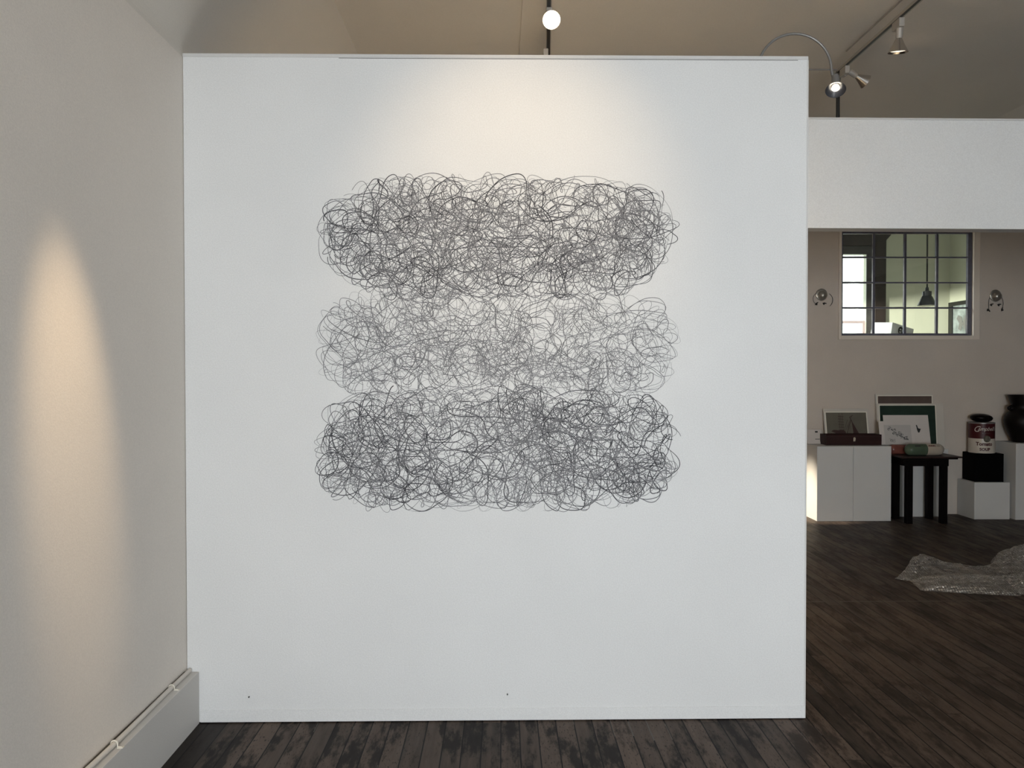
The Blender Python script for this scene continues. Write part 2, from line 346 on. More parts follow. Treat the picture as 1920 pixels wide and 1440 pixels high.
# upper partition over the opening
wu = struct(MB().box((1.38, 4.45, 2.394), (XR-.002, 4.56, 3.003)).build('wall_upper', 'white', bevel=.002))
wu.rotation_euler = (0, R(.2), 0)
MB().box((1.38, 4.447, 3.003), (XR-.002, 4.563, 3.012)).build('cap_strip', 'plinth', wu)
# skirting box on the left wall
sk = struct(MB().box((XL, YB, 0), (-1.358, YP-.001, .234)).build('baseboard_left', 'skirt', bevel=.002))
# far wall with the office window opening
WX0, WX1, WZ0, WZ1 = 3.760, 5.222, 1.979, 3.140
mb = MB()
mb.box((XL-.12, YF, 0), (WX0, YF+.12, 3.95)).box((WX1, YF, 0), (XR+.5, YF+.12, 3.95)).box((WX0, YF, 0), (WX1, YF+.12, WZ0)).box((WX0, YF, WZ1), (WX1, YF+.12, 3.95))
struct(mb.build('wall_far', 'far'))
win = bpy.data.objects.new('window_1', None); C.objects.link(win); win.location = (WX0, YF, WZ0); struct(win)
def wbox(mb, x0, x1, z0, z1, y0, y1): mb.box((x0-WX0, y0, z0-WZ0), (x1-WX0, y1, z1-WZ0))
f = MB()
wbox(f, 3.762, 3.784, 1.981, 3.138, .012, .05); wbox(f, 5.176, 5.220, 1.981, 3.138, .012, .05)
wbox(f, 3.784, 5.176, 1.981, 2.004, .012, .05); wbox(f, 3.784, 5.176, 3.104, 3.138, .012, .05)
f.build('window_frame', 'steel', win, bevel=.002)
for x in (4.131, 4.481, 4.837):
    f = MB(); wbox(f, x-.013, x+.013, 2.004, 3.104, .016, .046); f.build('muntin', 'steel', win, bevel=.003)
for z in (2.845, 2.566, 2.287):
    f = MB(); wbox(f, 3.784, 5.176, z-.008, z+.008, .018, .044); f.build('muntin', 'steel', win, bevel=.002)
f = MB(); wbox(f, 3.784, 5.176, 2.004, 3.104, .029, .033); f.build('glass', 'glass', win)
# uneven pale putty lines round the panes
random.seed(4); f = MB()
xs = [3.784, 4.118, 4.144, 4.468, 4.494, 4.824, 4.850, 5.176]; zs = [2.004, 2.279, 2.295, 2.558, 2.574, 2.837, 2.853, 3.104]
for i in range(0, 8, 2):
    for j in range(0, 8, 2):
        a, b, c, d = xs[i], xs[i+1], zs[j], zs[j+1]
        for (p0, p1) in (((a, c), (b, c)), ((b, c), (b, d)), ((b, d), (a, d)), ((a, d), (a, c))):
            if random.random() < .55:
                pts = []
                for k in range(9):
                    t = k/8; pts.append((p0[0]+(p1[0]-p0[0])*t-WX0, .026, p0[1]+(p1[1]-p0[1])*t-WZ0))
                f.tube(pts, [random.uniform(.0015, .0045) for _ in pts], 5)
f.build('putty', 'card', win)
f = MB(); wbox(f, 3.727, 3.760, 1.934, 3.20, -.020, 0); wbox(f, 5.222, 5.295, 1.934, 3.20, -.020, 0); wbox(f, 3.760, 5.222, 1.934, 1.979, -.020, 0); wbox(f, 3.760, 5.222, 3.140, 3.20, -.020, 0)
f.build('window_trim', 'trim', win, bevel=.005)
# office behind
struct(MB().box((7.0, YF+.12, 0), (7.1, 12.4, 4.2)).build('wall_office_right', 'office'))
mb = MB(); mb.box((3.0, YF+.12, 0), (3.1, 12.4, .9)).box((3.0, YF+.12, 2.34), (3.1, 12.4, 4.2)).box((3.0, YF+.12, .9), (3.1, 10.3, 2.34)).box((3.0, 12.0, .9), (3.1, 12.4, 2.34))
struct(mb.build('wall_office_left', 'office'))
mb = MB(); OX0, OX1, OZ0, OZ1 = 4.55, 5.69, 1.75, 3.40
mb.box((3.1, 12.3, 0), (OX0, 12.4, 4.2)).box((OX1, 12.3, 0), (7.0, 12.4, 4.2)).box((OX0, 12.3, 0), (OX1, 12.4, OZ0)).box((OX0, 12.3, OZ1), (OX1, 12.4, 4.2))
struct(mb.build('wall_office_far', 'office'))
struct(MB().box((3.0, YF+.12, 4.2), (7.1, 12.4, 4.3)).build('ceiling_office', 'office'))
ow = bpy.data.objects.new('window_4', None); C.objects.link(ow); ow.location = (OX0, 12.3, OZ0); struct(ow)
def ob(mb, x0, x1, z0, z1, y0, y1): return mb.box((x0-OX0, y0, z0-OZ0), (x1-OX0, y1, z1-OZ0))
ob(MB(), 5.685, 5.815, 1.70, 3.40, -.02, 0).build('casing', 'greyband', ow, bevel=.004)
ob(MB(), 5.815, 5.985, 1.70, 3.74, -.035, 0).build('casing', 'brown', ow, bevel=.006)
ob(MB(), 4.45, 5.815, 3.53, 3.80, -.07, 0).build('head_board', 'brown', ow, bevel=.006)
ob(MB(), 4.45, 5.815, 3.40, 3.53, -.03, 0).build('head_band', 'greyband', ow, bevel=.004)
mb = MB(); mb.prism([(5.985-OX0, 3.62-OZ0), (6.06-OX0, 3.70-OZ0), (6.06-OX0, 3.80-OZ0), (5.80-OX0, 3.80-OZ0), (5.80-OX0, 3.74-OZ0), (5.985-OX0, 3.74-OZ0)], .03); mb.build('bracket', 'brown', ow)
f = MB(); ob(f, 4.55, 5.69, 2.335, 2.375, .02, .06); ob(f, 5.645, 5.69, 1.75, 2.335, .02, .06); ob(f, 5.12, 5.14, 1.75, 2.335, .02, .06)
f.build('sash', 'mauve', ow)
ob(MB(), 4.55, 5.69, 1.75, 3.40, .065, .07).build('glass', 'glass', ow)

# pipe along the skirting
pr = empty('cable_pipe', (-1.392, 0, .246), 'thin off-white pipe clipped along the top of the left skirting box', 'pipe')
pts = []
for i in range(60):
    y = -3.6+i*(7.165/59); pts.append((.004*math.sin(y*5.1), y, .001+.003*math.sin(y*3.3)))
MB().tube(pts, .0095, 10).build('pipe', 'cable', pr, smooth=True)
for y in (-.2, .9, 2.0, 2.43, 2.854, 3.371):
    f = MB(); px, pz = .004*math.sin(y*5.1), .001+.003*math.sin(y*3.3)
    arc = [(px+.0125*math.cos(a), y, pz+.0125*math.sin(a)) for a in [math.pi*k/8 for k in range(9)]]
    f.tube([(px+.028, y, -.0105), (px+.0125, y, -.0095)]+arc, .0026, 6)
    f.box((px+.0125, y-.006, -.0125), (px+.034, y+.006, -.0095)); f.build('pipe_clip', 'cardlip', pr)
MB().tube([(-.019, -3.6, -.004), (-.019, 3.55, -.004)], .0035, 5).build('painted_pipe_shadow', 'shadowline', pr)  # solid dark strip painting the shade between pipe and wall

# ------------------------------------------------------------------ the scribble drawing
rng = np.random.default_rng(11)
def strand(x0, x1, zb, zt, n, rmin, rmax, step=.006, start=None, taper=0):
    """a pencil path: loops whose centre drifts; now and then the loop swaps side so the line makes an S"""
    cx, cz = (x0+x1)/2, (zb+zt)/2; hx, hz = (x1-x0)/2, (zt-zb)/2
    def inside(c, r):
        v = (c[1]-cz)/(hz-r*.82); w_ = hx-r*.9
        if taper and v > 0: v += .20*((c[0]-cx)/hx)**2
        if taper and v < -.1: w_ -= taper*.13*(-v-.1)
        return abs((c[0]-cx)/w_)**6.5+abs(v)**3.2
    c = np.array(start, float); ph = rng.uniform(0, 6.283); s = rng.choice([-1, 1])
    a, b = rng.uniform(rmin, rmax, 2); at, bt = a, b; tilt = rng.uniform(0, 3.14); dv = rng.uniform(0, 6.283); sp = rng.uniform(.15, .6)
    for _ in range(60):
        if inside(c, max(a, b)) < 1: break
        c += (np.array([cx, cz])-c)*np.array([.015, .12])
    out = []; left = rng.uniform(2, 6); wob = rng.uniform(0, 6, 3)
    for i in range(n):
        r = (a+b)/2; dph = step/r
        ph += s*dph; left -= dph
        rr_ = 1+.10*math.sin(2.7*ph+wob[0])+.07*math.sin(4.1*ph+wob[1])
        loc = np.array([a*math.cos(ph)*rr_, b*math.sin(ph)*rr_]); ct, st = math.cos(tilt), math.sin(tilt)
        q = np.array([loc[0]*ct-loc[1]*st, loc[0]*st+loc[1]*ct]); p = c+q; out.append(p)
        a += (at-a)*.035; b += (bt-b)*.035; dv += rng.normal(0, .05)
        mv = sp*r*dph*np.array([math.cos(dv), math.sin(dv)*.7]); cn_ = c+mv
        if inside(cn_, max(a, b)) > 1: dv = math.atan2((cz-c[1])*3, cx-c[0])+rng.normal(0, .9); cn_ = c+(np.array([cx, cz])-c)*np.array([.0006, .004])
        c = cn_
        if left < 0:
            left = rng.uniform(1.2, 7); at = rmin+(rmax-rmin)*rng.random()**1.4; bt = at*rng.uniform(.5, 1.25); sp = rng.uniform(.2, 1.0)
            nc = p+q
            if rng.random() < .6 and inside(nc, max(a, b)) < .97:
                c = nc; ph += math.pi; s = -s; wob[0] += -2.7*math.pi; wob[1] += -4.1*math.pi
    P = np.array(out); K = 9
    k_ = np.hanning(K+2)[1:-1]; k_ /= k_.sum(); pad = np.vstack([P[:1]]*(K//2)+[P]+[P[-1:]]*(K//2))
    return np.stack([np.convolve(pad[:, j], k_, 'valid') for j in (0, 1)], 1)
def ribbon(mb, pts, wd, y):
    n = len(pts); d = np.gradient(pts, axis=0); d /= np.linalg.norm(d, axis=1)[:, None]+1e-9
    nn = np.stack([-d[:, 1], d[:, 0]], 1)
    ww = wd*(.5+.22*np.sin(np.arange(n)*.09+rng.uniform(0, 6))+.12*np.sin(np.arange(n)*.031+rng.uniform(0, 6)))[:, None]
    ww[0] = ww[-1] = .0002
    a = pts+nn*ww; b = pts-nn*ww
    vs = []
    for i in range(n): vs.append((a[i, 0], y, a[i, 1])); vs.append((b[i, 0], y, b[i, 1]))
    mb.add(vs, [(2*i, 2*i+1, 2*i+3, 2*i+2) for i in range(n-1)])
dr = empty('wall_drawing', (0, YP, 0), 'large looping pencil scribble in three stacked cloud-like bands on the white wall', 'drawing')
def band(name, x0, x1, zb, zt, sets, label, taper=0):
    mb = MB(); c = 0
    for (cnt, n, rmin, rmax, wd, mi) in sets:
        mb.m = mi
        for j in range(cnt):
            sx = x0+.035+(x1-x0-.07)*((j+rng.random())/cnt); sz = rng.uniform(zb+.04, zt-.04)
            ribbon(mb, strand(x0, x1, zb, zt, n, rmin, rmax, start=(sx, sz), taper=taper), wd*rng.uniform(.75, 1.15), -.0006-c*2e-6); c += 1
    o = mb.build(name, ['graph', 'graph2'], dr); o['label'] = label
    return o
band('scribble_band', -.828, .803, 1.905, 2.470, [(84, 250, .030, .110, .0025, 0), (72, 330, .022, .085, .0021, 1)], 'dark dense top band of pencil loops', 1)
band('scribble_band', -.835, .808, 1.455, 1.965, [(14, 240, .024, .085, .0017, 0), (92, 330, .024, .090, .0018, 1)], 'pale thin middle band of pencil loops')
band('scribble_band', -.838, .810, .955, 1.510, [(84, 250, .026, .095, .0025, 0), (72, 330, .020, .080, .0021, 1)], 'dark bottom band of pencil loops')

# ------------------------------------------------------------------ ceiling lighting
def track(name, x, y0, y1, z, label, sx=(-.007, .007)):
    r = empty(name, (x, y0, z), label, 'lighting track', 'lighting tracks on the ceiling')
    L_ = y1-y0
    f = MB().box((-.015, 0, .0), (.015, L_, .020)); f.build('rail', 'trackgrey', r, bevel=.002)
    MB().box((sx[0], 0, -.003), (sx[1], L_, 0)).build('slot', 'black', r)
    for k in range(max(2, int(L_/1.4))):
        y = .3+k*(7.2-.6)/max(1, int(L_/1.4)-1); MB().lathe([(.008, .020), (.008, 3.75-z)], 10, T((0, y, 0))).build('hanger', 'trackgrey', r)
    return r
tr = track('lighting_track', -.172, YB+.4, 8.55, 3.60, 'long ceiling lighting track running above the middle of the white drawing wall', (-.010, .010))
tr.rotation_euler = (0, 0, -.055)
track('lighting_track', 2.285, YB+.4, 5.36, 3.60, 'diagonal-looking ceiling lighting track at upper right, ending above the upper partition', (-.0145, .001))
tag(MB().tube([(2.335, YB+.4, 3.742), (2.335, 5.36, 3.742)], .005, 8).build('ceiling_conduit', 'trackgrey', smooth=True), 'thin pale conduit on the ceiling beside the right-hand track', 'conduit')
track('lighting_track', -.70, YB+.4, 3.2, 3.60, 'ceiling lighting track nearest the left wall, in front of the drawing wall')
tag(MB().box((.13, YB+.1, 3.728), (.205, YF-.01, 3.75)).build('ceiling_batten', 'ceil'), 'flat painted batten running along the ceiling left of the central track', 'batten')
tag(MB().tube([(.31, 5.345, 3.612), (1.3, 5.35, 3.611), (2.266, 5.345, 3.612)], .005, 8).build('cross_cable', 'greymetal'), 'thin straight cable crossing between the two ceiling tracks', 'cable')
rod = empty('suspension_rod', (2.292, 5.39, 2.72), 'black vertical rod hanging from the track end behind the upper partition', 'rod')
MB().tube([(0, 0, 0), (0, 0, .86)], .0125, 12).build('rod', 'black', rod, smooth=True)
MB().lathe([(.017, .83), (.019, .85), (.019, .885), (.014, .90)], 16).build('end_cap', 'greymetal', rod, smooth=True)
MB().box((-.03, -.03, -.02), (.03, .03, 0)).build('foot_block', 'black', rod, bevel=.004)

def track_lamp(tx, ty, head, direction, label, lit='bulbdim', s=1.0, open_=1, ztrack=3.60, shade='chrome'):
    """adapter on the track, stem, socket, bell-shaped reflector and bulb"""
    r = empty('track_lamp', (tx, ty, ztrack-.003), label, 'lamp', 'lamps on the ceiling tracks')
    h = Vector(head)-Vector(r.location); d = Vector(direction).normalized()
    MB().box((-.016, -.045, -.05), (.016, .045, 0)).build('adapter', 'trackgrey', r, bevel=.004)
    MB().tube([(0, 0, -.05), tuple(h*.55), tuple(h)], .0075, 8).build('stem', 'greymetal', r, smooth=True)
    mx = aim(h, d)
    MB().lathe([(.004, -.055), (.018, -.052), (.019, 0), (.014, .008)], 20, mx).build('socket', 'trackgrey', r, smooth=True)
    MB().lathe([(.015*s, .004), (.020*s, .014), (.031*s, .040), (.044*s, .064), (.051*s, .078), (.053*s, .082), (.049*s, .078), (.040*s, .062), (.027*s, .038), (.016*s, .012)], 28, mx, caps=False).build('shade', shade, r, smooth=True)
    MB().lathe([(.001, .070), (.030*s, .068), (.0455*s, .071), (.0455*s, .0705), (.001, .066)], 24, mx, caps=False).build('bulb', lit, r, smooth=True)
    return r
track_lamp(.272, 4.46, (.283, 4.44, 3.545), (-.02, -.86, -.5), 'bright lit lamp on the central track above the drawing wall, facing the camera', 'bulb', .92)
track_lamp(.285, 5.02, (.268, 5.05, 3.515), (-.5, .3, -.8), 'small lamp on the central track just above the top edge of the drawing wall', 'bulbdim', .75)
track_lamp(2.285, 4.56, (2.29, 4.56, 3.50), (.02, .18, -1), 'bell-shaped lamp hanging halfway along the right-hand ceiling track', 'bulbdim', 1.05)
track_lamp(2.285, 5.27, (2.345, 5.24, 3.535), (.80, .12, -.42), 'tilted bell-shaped lamp at the end of the right-hand ceiling track', 'bulbdim', .88)
track_lamp(.132, 1.93, L_WALL[0], Vector(L_WALL[1])-Vector(L_WALL[0]), 'lamp on the central track lighting the top of the drawing', 'bulb')
track_lamp(-.70, 2.36, L_LEFT[0], Vector(L_LEFT[1])-Vector(L_LEFT[0]), 'lamp on the left track lighting the left wall', 'bulb')
track_lamp(.492, 8.46, L_PLINTH[0], Vector(L_PLINTH[1])-Vector(L_PLINTH[0]), 'lamp at the far end of the central track lighting the white plinths', 'bulb')

# arched arm lamp clamped to the top of the partition
al = empty('arm_lamp', (1.21, YP+.15, 2.90), 'chrome lamp on an arched curved arm above the right end of the drawing wall', 'lamp')
f = MB(); pts = [(0, 0, 0), (0, 0, .08)]
c0 = Vector((.172, 0, .098)); ra = .172; pts = [(0, 0, -.02), (0, 0, .05)]
for k in range(0, 25):
    a = math.pi-(math.pi*1.0)*k/24; pts.append((c0.x+ra*math.cos(a), 0, c0.z+.0+ra*.97*math.sin(a)))
pts += [(.350, -.002, .065), (.352, -.004, .048)]
f.tube(pts, .0062, 10); f.build('arm', 'greymetal', al, smooth=True)
MB().box((-.03, -.038, -.06), (.03, .015, -.01)).build('clamp', 'greymetal', al, bevel=.004)
hd = Vector((.358, -.012, .055)); dd = Vector((-.16, -.42, -.75)).normalized()
mx = aim(hd, dd)
MB().lathe([(.002, -.012), (.0165, -.010), (.0175, .045), (.0165, .058)], 24, mx).build('socket', 'greymetal', al, smooth=True)
MB().lathe([(.017, .048), (.022, .058), (.0445, .079), (.0455, .081), (.041, .078), (.019, .058)], 28, mx, caps=False).build('shade', 'shade_dark', al, smooth=True)
MB().lathe([(.001, .074), (.011, .073), (.018, .069), (.015, .060), (.001, .058)], 24, mx, caps=False).build('bulb', 'bulb', al, smooth=True)

# ------------------------------------------------------------------ wall ornaments beside the office window
def ornament(x, z, label, wires, bits):
    r = empty('wall_ornament', (x, YF, z), label, 'ornament', 'round metal ornaments beside the far window')
    fy = Matrix.Rotation(R(90), 4, 'X')   # local z -> -y
    MB().lathe([(.066, 0), (.066, .006), (.060, .011), (.052, .012)], 40, fy).build('back_plate', 'dome', r, smooth=True)
    mxd = T((.006, 0, -.008)) @ fy
    MB().lathe([(.050, .008), (.0505, .016), (.048, .030), (.041, .044), (.030, .055), (.016, .061), (.010, .062), (.009, .066), (.004, .067)], 40, mxd).build('dome', 'dome', r, smooth=True)
    for wpts in wires:
        MB().tube([(a, -.012, b) for a, b in wpts], .0028, 6).build('wire', 'inkgrey', r, smooth=True)
    for (a, b, an) in bits:
        MB().prism([(-.022, -.006), (-.006, .006), (.020, .007), (.022, -.001), (.004, -.007), (.002, -.022), (-.006, -.020)], .006, T((a, -.006, b)) @ Matrix.Rotation(R(an), 4, 'Y')).build('tassel', 'darkbit', r)
    return r
def arc(cx, cz, ra, rb, a0, a1, n=16): return [(cx+ra*math.cos(R(a0+(a1-a0)*k/n)), cz+rb*math.sin(R(a0+(a1-a0)*k/n))) for k in range(n+1)]
ornament(3.541, 2.430, 'silvery dome ornament with curled wires on the far wall, left of the window',
         [arc(-.045, -.045, .052, .062, 110, 235), arc(.045, -.060, .076, .080, 62, -55)], [(-.058, -.096, -25), (.032, -.093, 20)])
ornament(5.476, 2.420, 'duller dome ornament with two straight dangling wires on the far wall, right of the window',
         [[(-.062, -.01), (-.078, -.05), (-.082, -.10), (-.078, -.15)], [(.06, -.01), (.078, -.05), (.084, -.09), (.072, -.145)]], [(-.045, -.094, -5), (.04, -.096, 10), (-.076, -.160, 60), (.07, -.15, -60)])

# ------------------------------------------------------------------ office contents
pl = empty('pendant_lamp', (5.67, 10.5, 4.2), 'dark metal pendant lamp on a long cord seen through the window', 'lamp')
MB().tube([(0, 0, 0), (0, 0, -1.54)], .011, 8).build('cord', 'black', pl, smooth=True)
MB().lathe([(.020, -1.50), (.024, -1.545), (.058, -1.555), (.058, -1.612), (.050, -1.614)], 32).build('cap', 'shade_dark', pl, smooth=True)
MB().lathe([(.055, -1.612), (.070, -1.630), (.118, -1.738), (.120, -1.742), (.115, -1.742), (.066, -1.632)], 40, caps=False).build('lamp_shade', 'shade_dark', pl, smooth=True)
MB().lathe([(.001, -1.738), (.05, -1.742), (.112, -1.738), (.108, -1.728), (.001, -1.72)], 32, caps=False).build('diffuser', 'cardlip', pl, smooth=True)
tag(MB().box((3.9, YF+.125, 1.94), (5.3, YF+.72, 1.975)).build('wall_shelf', 'plinth', bevel=.003), 'white shelf behind the lower edge of the far window', 'shelf')
cb_ = empty('cardboard_box', (4.47, 9.04, 2.012), 'tilted white box with a round black mark inside the lower window panes', 'box', rot=(R(3), R(9), R(31)))
MB().box((0, 0, 0), (.42, .26, .135)).build('box_body', 'plinth', cb_, bevel=.003)
f = MB()
mxr = T((.17, -.001, .07)) @ Matrix.Rotation(R(90), 4, 'X')
ring = [(.046, 0), (.046, .001), (.030, .001), (.030, 0)]
f.lathe(ring, 28, mxr, caps=False, sx=1.1)
f.box((.135, -.002, .045), (.150, -.0005, .098)).box((.135, -.002, .062), (.19, -.0005, .074)).box((.178, -.002, .04), (.19, -.0005, .1)).box((.15, -.002, .09), (.2, -.0005, .1))
f.build('round_mark', 'ink', cb_)
pf = empty('framed_picture', (6.995, 12.27, 1.72), 'dark framed picture with a grey butterfly seen through the lower right panes', 'picture', rz=R(-90))
# local x runs towards the viewer along the side wall, local -y faces the room
f = MB(); W_, H_ = 1.25, .93
f.box((0, -.035, 0), (W_, 0, .06)).box((0, -.035, H_-.06), (W_, 0, H_)).box((0, -.035, .06), (.10, 0, H_-.06)).box((W_-.10, -.035, .06), (W_, 0, H_-.06)); f.build('frame', 'black', pf, bevel=.004)
MB().box((.10, -.015, .06), (W_-.10, -.002, H_-.06)).build('painting', 'picpale', pf)
bf = MB()
def blob(cx, cz, pts, t=.003, y=-.0155):
    return MB().prism([(cx+a, cz+b) for a, b in pts], t, T((0, y, 0)))
blob(.36, .60, [(0, .0), (.05, .10), (.14, .13), (.17, .06), (.10, -.01), (.13, -.09), (.06, -.12), (0, -.03), (-.05, -.12), (-.12, -.09), (-.09, 0), (-.16, .07), (-.12, .12), (-.03, .09)]).build('butterfly', 'inkgrey', pf)
blob(.35, .22, [(-.2, -.12), (.12, -.14), (.16, .05), (0, .16), (-.16, .1)]).build('painted_shape', 'picblue', pf)
blob(.72, .35, [(-.16, -.1), (-.05, -.17), (.12, -.1), (.17, .06), (.05, .15), (-.05, .07), (-.15, .09)]).build('painted_shape', 'picyel', pf)

# ------------------------------------------------------------------ plinths, table and what stands on them
def plinth(x0, x1, y0, y1, h, label):
    r = tag(MB().box((0, 0, 0), (x1-x0, y1-y0, h)).build('plinth', 'plinth', bevel=.0025), label, 'plinth', 'white display plinths along the far wall')
    r.location = (x0, y0, 0); return r
plinth(3.342, 3.7265, 8.33, 8.72, .793, 'tall white plinth at the left, its side face lit by a lamp')
plinth(3.7285, 4.131, 8.33, 8.72, .793, 'tall white plinth directly left of the black table')
plinth(4.150, 4.875, 8.575, 8.72, .735, 'wide white plinth behind the black table, holding the leaning pictures')
plinth(5.065, 5.448, 8.405, 8.72, .395, 'low white plinth under the black cube')
plinth(5.487, 5.98, 8.37, 8.72, .815, 'white plinth under the dark pot at the right edge')
tb = empty('side_table', (4.15, 8.15, 0), 'small black wooden table with a red-brown top carrying the ceramic capsules', 'table')
MB().box((0, 0, .684), (.640, .41, .699)).build('table_top', 'tabletop', tb, bevel=.002)
MB().box((.03, .012, .670), (.595, .40, .684)).build('leaf_support', 'table', tb)
MB().box((.05, .015, .600), (.500, .36, .670)).build('apron', 'table', tb, bevel=.001)
for x in (.068, .432):
    for y in (.02, .29):
        MB().box((x, y, 0), (x+.062, y+.062, .600)).build('leg', 'table', tb, bevel=.002)

def board(name, x, y, z, w_, h_, lean, label, cat='picture'):
    """thin board standing at its lower left corner, leaning back; local -y faces the room"""
    r = empty(name, (x, y, z), label, cat, None, rot=(-math.atan2(lean, h_), 0, 0)); return r
def mount(r, w_, h_, px0, px1, pz0, pz1, m_pic, lip=True, m_card='card'):
    MB().box((0, -.004, 0), (w_, 0, h_)).build('mount_board', m_card, r)
    pic = MB().box((px0, -.0052, pz0), (px1, -.004, pz1)).build('print', m_pic, r)
    if lip:
        f = MB(); t = .010
        f.box((px0-t, -.0065, pz0-t), (px1+t, -.004, pz0)).box((px0-t, -.0065, pz1), (px1+t, -.004, pz1+t)).box((px0-t, -.0065, pz0), (px0, -.004, pz1)).box((px1, -.0065, pz0), (px1+t, -.004, pz1))
        f.build('mount_edge', 'cardlip', r)
    return pic
# ship picture on the left plinths
r = board('ship_print', 3.551, 8.625, .795, .495, .385, .075, 'olive print of a sailing ship leaning on the far wall behind the red box')
mount(r, .495, .385, .025, .470, .03, .342, 'shippic')
f = MB(); Y0 = -.0055
def ln(f, pts, rad): f.tube([(a, Y0, b) for a, b in pts], rad, 4)
for (x, t) in ((.17, .33), (.187, .315), (.205, .335)): ln(f, [(x, .08), (x, t)], .0022)
for z in (.15, .18, .21, .24, .27, .30): ln(f, [(.155, z), (.218, z-.004)], .0025)
f.prism([(.07, .135), (.10, .150), (.16, .145), (.21, .15), (.235, .12), (.22, .10), (.13, .10), (.11, .118)], .001, T((0, Y0, 0)))
f.prism([(.02, .03), (.06, .085), (.15, .10), (.24, .095), (.26, .05), (.30, .03)], .001, T((0, Y0, 0)))
ln(f, [(.24, .09), (.27, .19), (.30, .26), (.285, .29)], .004); ln(f, [(.30, .26), (.325, .19), (.36, .11), (.41, .05)], .004); ln(f, [(.21, .13), (.26, .26)], .002); ln(f, [(.22, .12), (.31, .30)], .002); ln(f, [(.285, .29), (.32, .31)], .004)
f.prism([(.305, .25), (.335, .19), (.375, .11), (.425, .04), (.30, .03), (.315, .12)], .001, T((0, Y0, 0)))
ln(f, [(.27, .09), (.275, .21)], .0012); ln(f, [(.285, .07), (.288, .2)], .0012)
f.build('ship_drawing', 'rust', r)
r = board('small_print', 3.345, 8.60, .795, .17, .165, .07, 'small pale sheet leaning at the far left end of the plinths')
MB().box((0, -.003, 0), (.17, 0, .165)).build('sheet', 'paper', r)
f = MB(); f.box((.10, -.0045, .128), (.13, -.003, .145)); f.build('ink_mark', 'ink', r)
MB().box((.09, -.0042, .05), (.14, -.003, .056)).build('ink_mark', 'ink', r)
# leaning stack behind the table
r = board('brown_print', 4.137, 8.690, .736, .637, .600, .025, 'tallest leaning picture, dark brown, at the back of the stack')
mount(r, .637, .600, .027, .625, .06, .575, 'brownpic')
tag_ = MB().prism([(.20, .485), (.24, .492), (.27, .497), (.30, .486)], .001, T((0, -.0055, 0))).build('ink_mark', 'ink', r)
r = board('green_print', 4.134, 8.640, .737, .740, .495, .045, 'dark green picture with a wide off-white mount behind the smaller sheets')
MB().box((-.0, -.004, 0), (.742, 0, .495)).build('mount_board', 'card', r)
MB().box((.035, -.0055, .02), (.648, -.004, .472)).build('print', 'green', r)
f = MB(); f.box((.025, -.0065, .472), (.658, -.004, .480)).box((.025, -.0065, .02), (.035, -.004, .472)).box((.648, -.0065, .02), (.658, -.004, .472)); f.build('mount_edge', 'cardlip', r)
r = board('bird_print', 4.165, 8.510, .701, .495, .415, .090, 'white sheet with one small black bird-like figure in front of the green picture')
MB().box((0, -.003, 0), (.495, 0, .415)).build('sheet', 'paper', r)
f = MB(); f.prism([(.352, .305), (.362, .307), (.372, .270), (.400, .262), (.408, .272), (.392, .246), (.384, .225), (.368, .222), (.360, .250), (.357, .275)], .001, T((0, -.0035, 0))); f.build('bird_figure', 'ink', r)
r = board('floral_print', 4.085, 8.478, .795, .375, .255, .055, 'smaller sheet of fine black plant outlines overlapping the bird sheet')
MB().box((0, -.003, 0), (.375, 0, .255)).build('sheet', 'paper', r)
MB().box((.055, -.0042, .0), (.345, -.003, .215)).build('print', 'palegrey', r)
random.seed(9); f = MB()
for k in range(46):
    t = k/45; cx = .11+.20*t+random.uniform(-.02, .02); cz = .175-.12*t+random.uniform(-.03, .03)*(1.3-t)
    a0 = random.uniform(0, 360); ra = random.uniform(.006, .018)
    f.tube([(a, -.0046, b) for a, b in arc(cx, cz, ra, ra*random.uniform(.5, 1), a0, a0+random.uniform(150, 300), 9)], random.choice([.0012, .0018, .0026]), 4)
f.build('plant_outlines', 'ink', r); f = MB()
for k in range(10):
    cx = .10+random.uniform(0, .06); a0 = random.uniform(0, 360)
    f.tube([(a, -.0046, b) for a, b in arc(cx, .035+random.uniform(0, .02), .012, .009, a0, a0+200, 8)], .001, 4)
f.build('plant_outlines', 'ink', r)
# red wooden case
rb_ = empty('wooden_case', (3.487, 8.45, .794), 'dark red shallow wooden case with a metal latch on the left plinths', 'case')
w0, d0, h0 = .598, .165, .113
f = MB(); f.box((0, 0, 0), (w0, d0, .008)).box((0, 0, .008), (w0, .012, h0)).box((0, d0-.012, .008), (w0, d0, h0)).box((0, .012, .008), (.012, d0-.012, h0)).box((w0-.012, .012, .008), (w0, d0-.012, h0))
f.build('case_body', 'redbox', rb_, bevel=.0015)
MB().box((.013, .013, .085), (w0-.013, d0-.013, .092)).build('inner_tray', 'rust', rb_)
MB().box((-.001, -.001, .090), (w0+.001, 0, .0925)).build('lid_seam', 'rust', rb_)
lt = MB().box((.292, -.006, .040), (.314, 0, .082)).build('latch', 'brass', rb_, bevel=.003)
MB().tube([(.303, -.009, .085), (.312, -.011, .068), (.303, -.009, .046), (.294, -.011, .066), (.303, -.009, .085)], .0022, 6).build('hasp', 'brass', lt)

